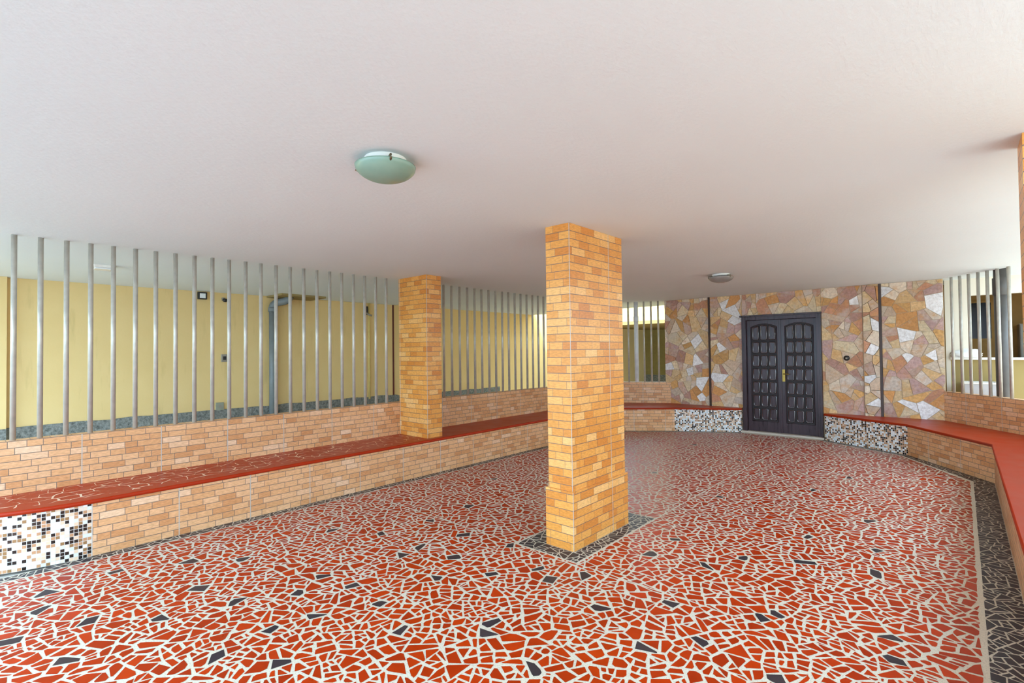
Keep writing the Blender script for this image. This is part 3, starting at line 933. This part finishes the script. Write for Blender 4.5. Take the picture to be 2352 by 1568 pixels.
# big downpipe
dp = empty('downpipe', (XY, 3.87, 0), 'thick blue-grey downpipe with an elbow under the driveway soffit', 'pipe')
R_ = 0.062
m = MB(); m.tube([(XY + R_ + 0.02, 3.87, -0.02), (XY + R_ + 0.02, 3.87, 2.45)], R_, 24); m.build('pipe_shaft', M_PIPE, dp)
m = MB(); m.tube([(XY + R_ + 0.02, 3.87, 2.36), (XY + R_ + 0.02, 3.87, 2.365), (XY + R_ + 0.02, 3.87, 2.44), (XY + R_ + 0.02, 3.87, 2.445)], [R_, R_ + .012, R_ + .012, R_], 24); m.build('coupling', M_PIPE, dp)
m = MB()
pth = [(XY + R_ + 0.02, 3.87, 2.44)] + [(XY + R_ + 0.02 + 0.10 * (1 - math.cos(t)), 3.87 + 0.0 + 0.10 * (1 - math.cos(t)), 2.44 + 0.10 * math.sin(t)) for t in [math.pi / 2 * k / 6 for k in range(1, 7)]]
pth += [(XY + R_ + 0.20, 3.99, 2.545), (XY + R_ + 0.26, 4.05, 2.575), (XY + R_ + 0.29, 4.08, 2.66)]
m.tube(pth, R_ + 0.004, 20); m.build('elbow', M_PIPE, dp)
bx = MB(); bx.box(XY + 0.0, XY + 0.62, 3.80, 4.62, H - 0.012, H + 0.03)
structure(bx.build('beam_driveway', M_OLIVE))
# sunlit end of the driveway
ew = MB(); ew.box(-9.6, 1.5, 18.4, 18.6, 2.42, 5.0, mi=0); ew.box(-9.6, 1.5, 18.4, 18.6, -0.02, 2.42, mi=1)  # lower wall in darker olive: shade under the canopy put into the colour
structure(ew.build('wall_driveway_end', [M_YELLOW, M_GATE_WALLSHADE]))
aw = MB(); aw.box(-9.38, 1.0, 14.0, 18.38, 2.37, 2.47)
structure(aw.build('ceiling_canopy', M_OLIVE))
gt = empty('yard_gate', (-7.6, 18.3, 0), 'olive panelled gate with dark frame at the far end of the driveway', 'gate')
m = MB()
for i in range(14):
    m.box(-8.1 + 0.13 * i, -8.1 + 0.13 * i + 0.122, 18.30, 18.335, 0.0, 2.27)
m.build('board_panel', M_GATE_WALLSHADE, gt)
m = MB(); m.box(-8.2, -8.11, 18.27, 18.37, -0.02, 2.36); m.box(-6.28, -6.19, 18.27, 18.37, -0.02, 2.36); m.box(-8.11, -6.28, 18.27, 18.37, 2.28, 2.36); m.build('gate_frame', M_WOODD, gt)
dm2 = MB(); dm2.box(-9.38, -8.25, 18.37, 18.4, -0.02, 0.6); dm2.box(-6.1, 1.0, 18.37, 18.4, -0.02, 0.6)
structure(dm2.build('baseboard_driveway_end', M_DADO))

# ------------------------------------------------------------------ service passage beyond the stone wall
YV = 10.66
sv = MB()
sv.box(-0.19, 0.125, YV, YV + 0.12, 1.40, H + 0.022)
sv.box(0.125, 1.45, YV, YV + 0.12, 2.385, H + 0.022)
sv.box(1.45, 3.2, YV, YV + 0.12, 1.40, H + 0.022)
sv.box(-0.19, -0.135, YV - 0.02, YV + 0.12, -0.02, 1.40)
structure(sv.build('wall_service', M_WHITE))
sv = MB(); sv.box(3.8, 3.95, -4.0, 10.64, -0.02, 2.4)  # unseen wall added to control daylight entering over the low wall
structure(sv.build('wall_passage_light_control', M_WHITE))
sv = MB(); sv.box(-0.135, 3.2, YV, YV + 0.12, -0.02, 1.375)
structure(sv.build('wall_service_base', M_OLIVE))
sv = MB(); sv.box(-0.135, 3.2, YV - 0.05, YV + 0.14, 1.375, 1.412)
structure(sv.build('window_1_sill', M_RIM, bevel=0.004))
rm = MB()
rm.box(-0.6, 3.2, 12.3, 12.4, -0.02, 2.8); rm.box(-0.7, -0.6, YV + 0.12, 12.4, -0.02, 2.8); rm.box(3.2, 3.3, YV + 0.12, 12.4, -0.02, 2.8)
rm.box(-0.7, 3.3, YV + 0.121, 12.4, 2.66, 2.8)
structure(rm.build('wall_service_room', M_BROWN))
dw = empty('window_2', (0.3, 12.3, 1.7)); dw['kind'] = 'structure'
m = MB(); m.box(-0.02, 0.40, 12.27, 12.29, 1.72, 2.36); m.build('window_pane', M_VOID, dw)
m = MB(); m.box(-0.06, -0.02, 12.26, 12.30, 1.68, 2.40); m.box(0.40, 0.44, 12.26, 12.30, 1.68, 2.40); m.box(-0.02, 0.40, 12.26, 12.30, 2.36, 2.40); m.box(-0.02, 0.40, 12.26, 12.30, 1.68, 1.72); m.build('window_frame', M_BROWN, dw)
cb = empty('cabinet', (0.98, 12.0, 0), 'pale cabinet standing inside the service room behind the drain pipe', 'cabinet')
m = MB(); m.box(0.72, 1.3, 11.8, 12.28, -0.02, 1.95); m.build('carcass', M_GREYP, cb, bevel=0.005)
m = MB(); m.box(0.73, 1.005, 11.775, 11.799, 0.06, 1.93); m.build('cabinet_door', M_GREYP, cb, bevel=0.003)
m = MB(); m.box(1.015, 1.29, 11.775, 11.799, 0.06, 1.93); m.build('cabinet_door', M_GREYP, cb, bevel=0.003)
# laundry sink
sk = empty('laundry_sink', (0.22, 10.42, 0), 'grey laundry sink with a pale rim below the service window ledge', 'sink')
x0, x1, y0, y1 = 0.02, 0.40, 10.24, 10.62
m = MB()
m.box(x0, x1, y0, y0 + 0.03, 0.72, 1.02); m.box(x0, x1, y1 - 0.03, y1, 0.72, 1.02); m.box(x0, x0 + 0.03, y0 + 0.03, y1 - 0.03, 0.72, 1.02); m.box(x1 - 0.03, x1, y0 + 0.03, y1 - 0.03, 0.72, 1.02); m.box(x0, x1, y0, y1, 0.68, 0.72)
m.build('basin', M_TANK, sk, bevel=0.006)
m = MB(); m.box(x0 - 0.012, x1 + 0.012, y0 - 0.012, y0 + 0.036, 1.02, 1.045); m.box(x0 - 0.012, x1 + 0.012, y1 - 0.036, y1, 1.02, 1.045); m.box(x0 - 0.012, x0 + 0.036, y0 + 0.036, y1 - 0.036, 1.02, 1.045); m.box(x1 - 0.036, x1 + 0.012, y0 + 0.036, y1 - 0.036, 1.02, 1.045)
m.build('rim', M_RIM, sk, bevel=0.004)
m = MB(); m.box(x0 + 0.08, x1 - 0.08, y0 + 0.08, y1 - 0.08, -0.02, 0.68); m.build('pedestal', M_TANK, sk, bevel=0.01)
# cloth bundle on the ledge
bm = bmesh.new()
bmesh.ops.create_icosphere(bm, subdivisions=4, radius=1.0)
for v in bm.verts:
    d = noise.fractal(v.co * 1.7, 1.0, 2.0, 4) * 0.22
    v.co *= 1 + d
    v.co = Vector((v.co.x * 0.19, v.co.y * 0.075, max(-0.35, v.co.z) * 0.10))
zmin = min(v.co.z for v in bm.verts)
for f in bm.faces: f.smooth = True
me = bpy.data.meshes.new('cloth_bundle'); bm.to_mesh(me); bm.free(); me.materials.append(M_BUNDLE)
cbun = bpy.data.objects.new('cloth_bundle', me); COL.objects.link(cbun); cbun.location = (0.05, YV + 0.01, 1.412 - zmin)
cbun.location = (0.06, YV - 0.0, 1.412 - zmin)
tag(cbun, 'crumpled white cloth bundle lying on the service window ledge', 'bundle')

# ------------------------------------------------------------------ ceiling lamps
def lamp(x, y, r, label, shade):
    e = empty('ceiling_lamp', (x, y, H), label, 'ceiling lamp')
    fr2 = lambda p: (x + p[0], y + p[1], H + p[2])
    m = MB(); m.lathe([(0.0, -0.028), (r * 0.66, -0.028), (r * 0.70, -0.02), (r * 0.70, 0.0)], 40, fr=fr2); m.build('base_plate', M_RIM, e)
    zt = -0.040
    prof = [(0.0, zt - 0.078)] + [(r * math.sin(a), zt - 0.006 - 0.072 * math.cos(a) ** 1.15) for a in [math.pi / 2 * k / 14 for k in range(1, 14)]] + [(r, zt - 0.006), (r + 0.002, zt), (r - 0.006, zt), (r - 0.012, zt - 0.006)]
    prof += [((r - 0.010) * math.sin(a), zt - 0.010 - 0.064 * math.cos(a) ** 1.15) for a in [math.pi / 2 * k / 14 for k in range(13, 0, -1)]] + [(0.0, zt - 0.072)]
    m = MB(); m.lathe(prof, 48, fr=fr2); m.build('glass_bowl', shade, e)
    for k in range(3):
        a = math.radians(95 + 120 * k)
        cxl, cyl = x + (r - 0.002) * math.cos(a), y + (r - 0.002) * math.sin(a)
        dx, dy = math.cos(a), math.sin(a)
        m = MB(); m.tube([(x + r * 0.62 * dx, y + r * 0.62 * dy, H - 0.022), (cxl + 0.006 * dx, cyl + 0.006 * dy, H - 0.030), (cxl + 0.010 * dx, cyl + 0.010 * dy, H - 0.046), (cxl - 0.008 * dx, cyl - 0.008 * dy, H - 0.056)], 0.006, 8)
        m.build('clip', M_CLIP, e)
    return e
lamp(-2.27, 1.535, 0.158, 'pale green glass bowl ceiling lamp hanging in front of the freestanding pillar', M_SHADE)
lamp(-2.475, 7.13, 0.165, 'greyish glass bowl ceiling lamp hanging nearer the double door', M_SHADE2)
e = empty('soffit_lamp', (-7.43, 1.16, H + 0.02), 'small white strip lamp on the soffit over the driveway', 'ceiling lamp')
m = MB(); m.box(-7.52, -7.34, 1.06, 1.26, H - 0.012, H + 0.022); m.build('housing', M_RIM, e, bevel=0.004)
m = MB(); m.box(-7.51, -7.35, 1.07, 1.25, H - 0.03, H - 0.0125); m.build('diffuser', M_LENS, e, bevel=0.006)
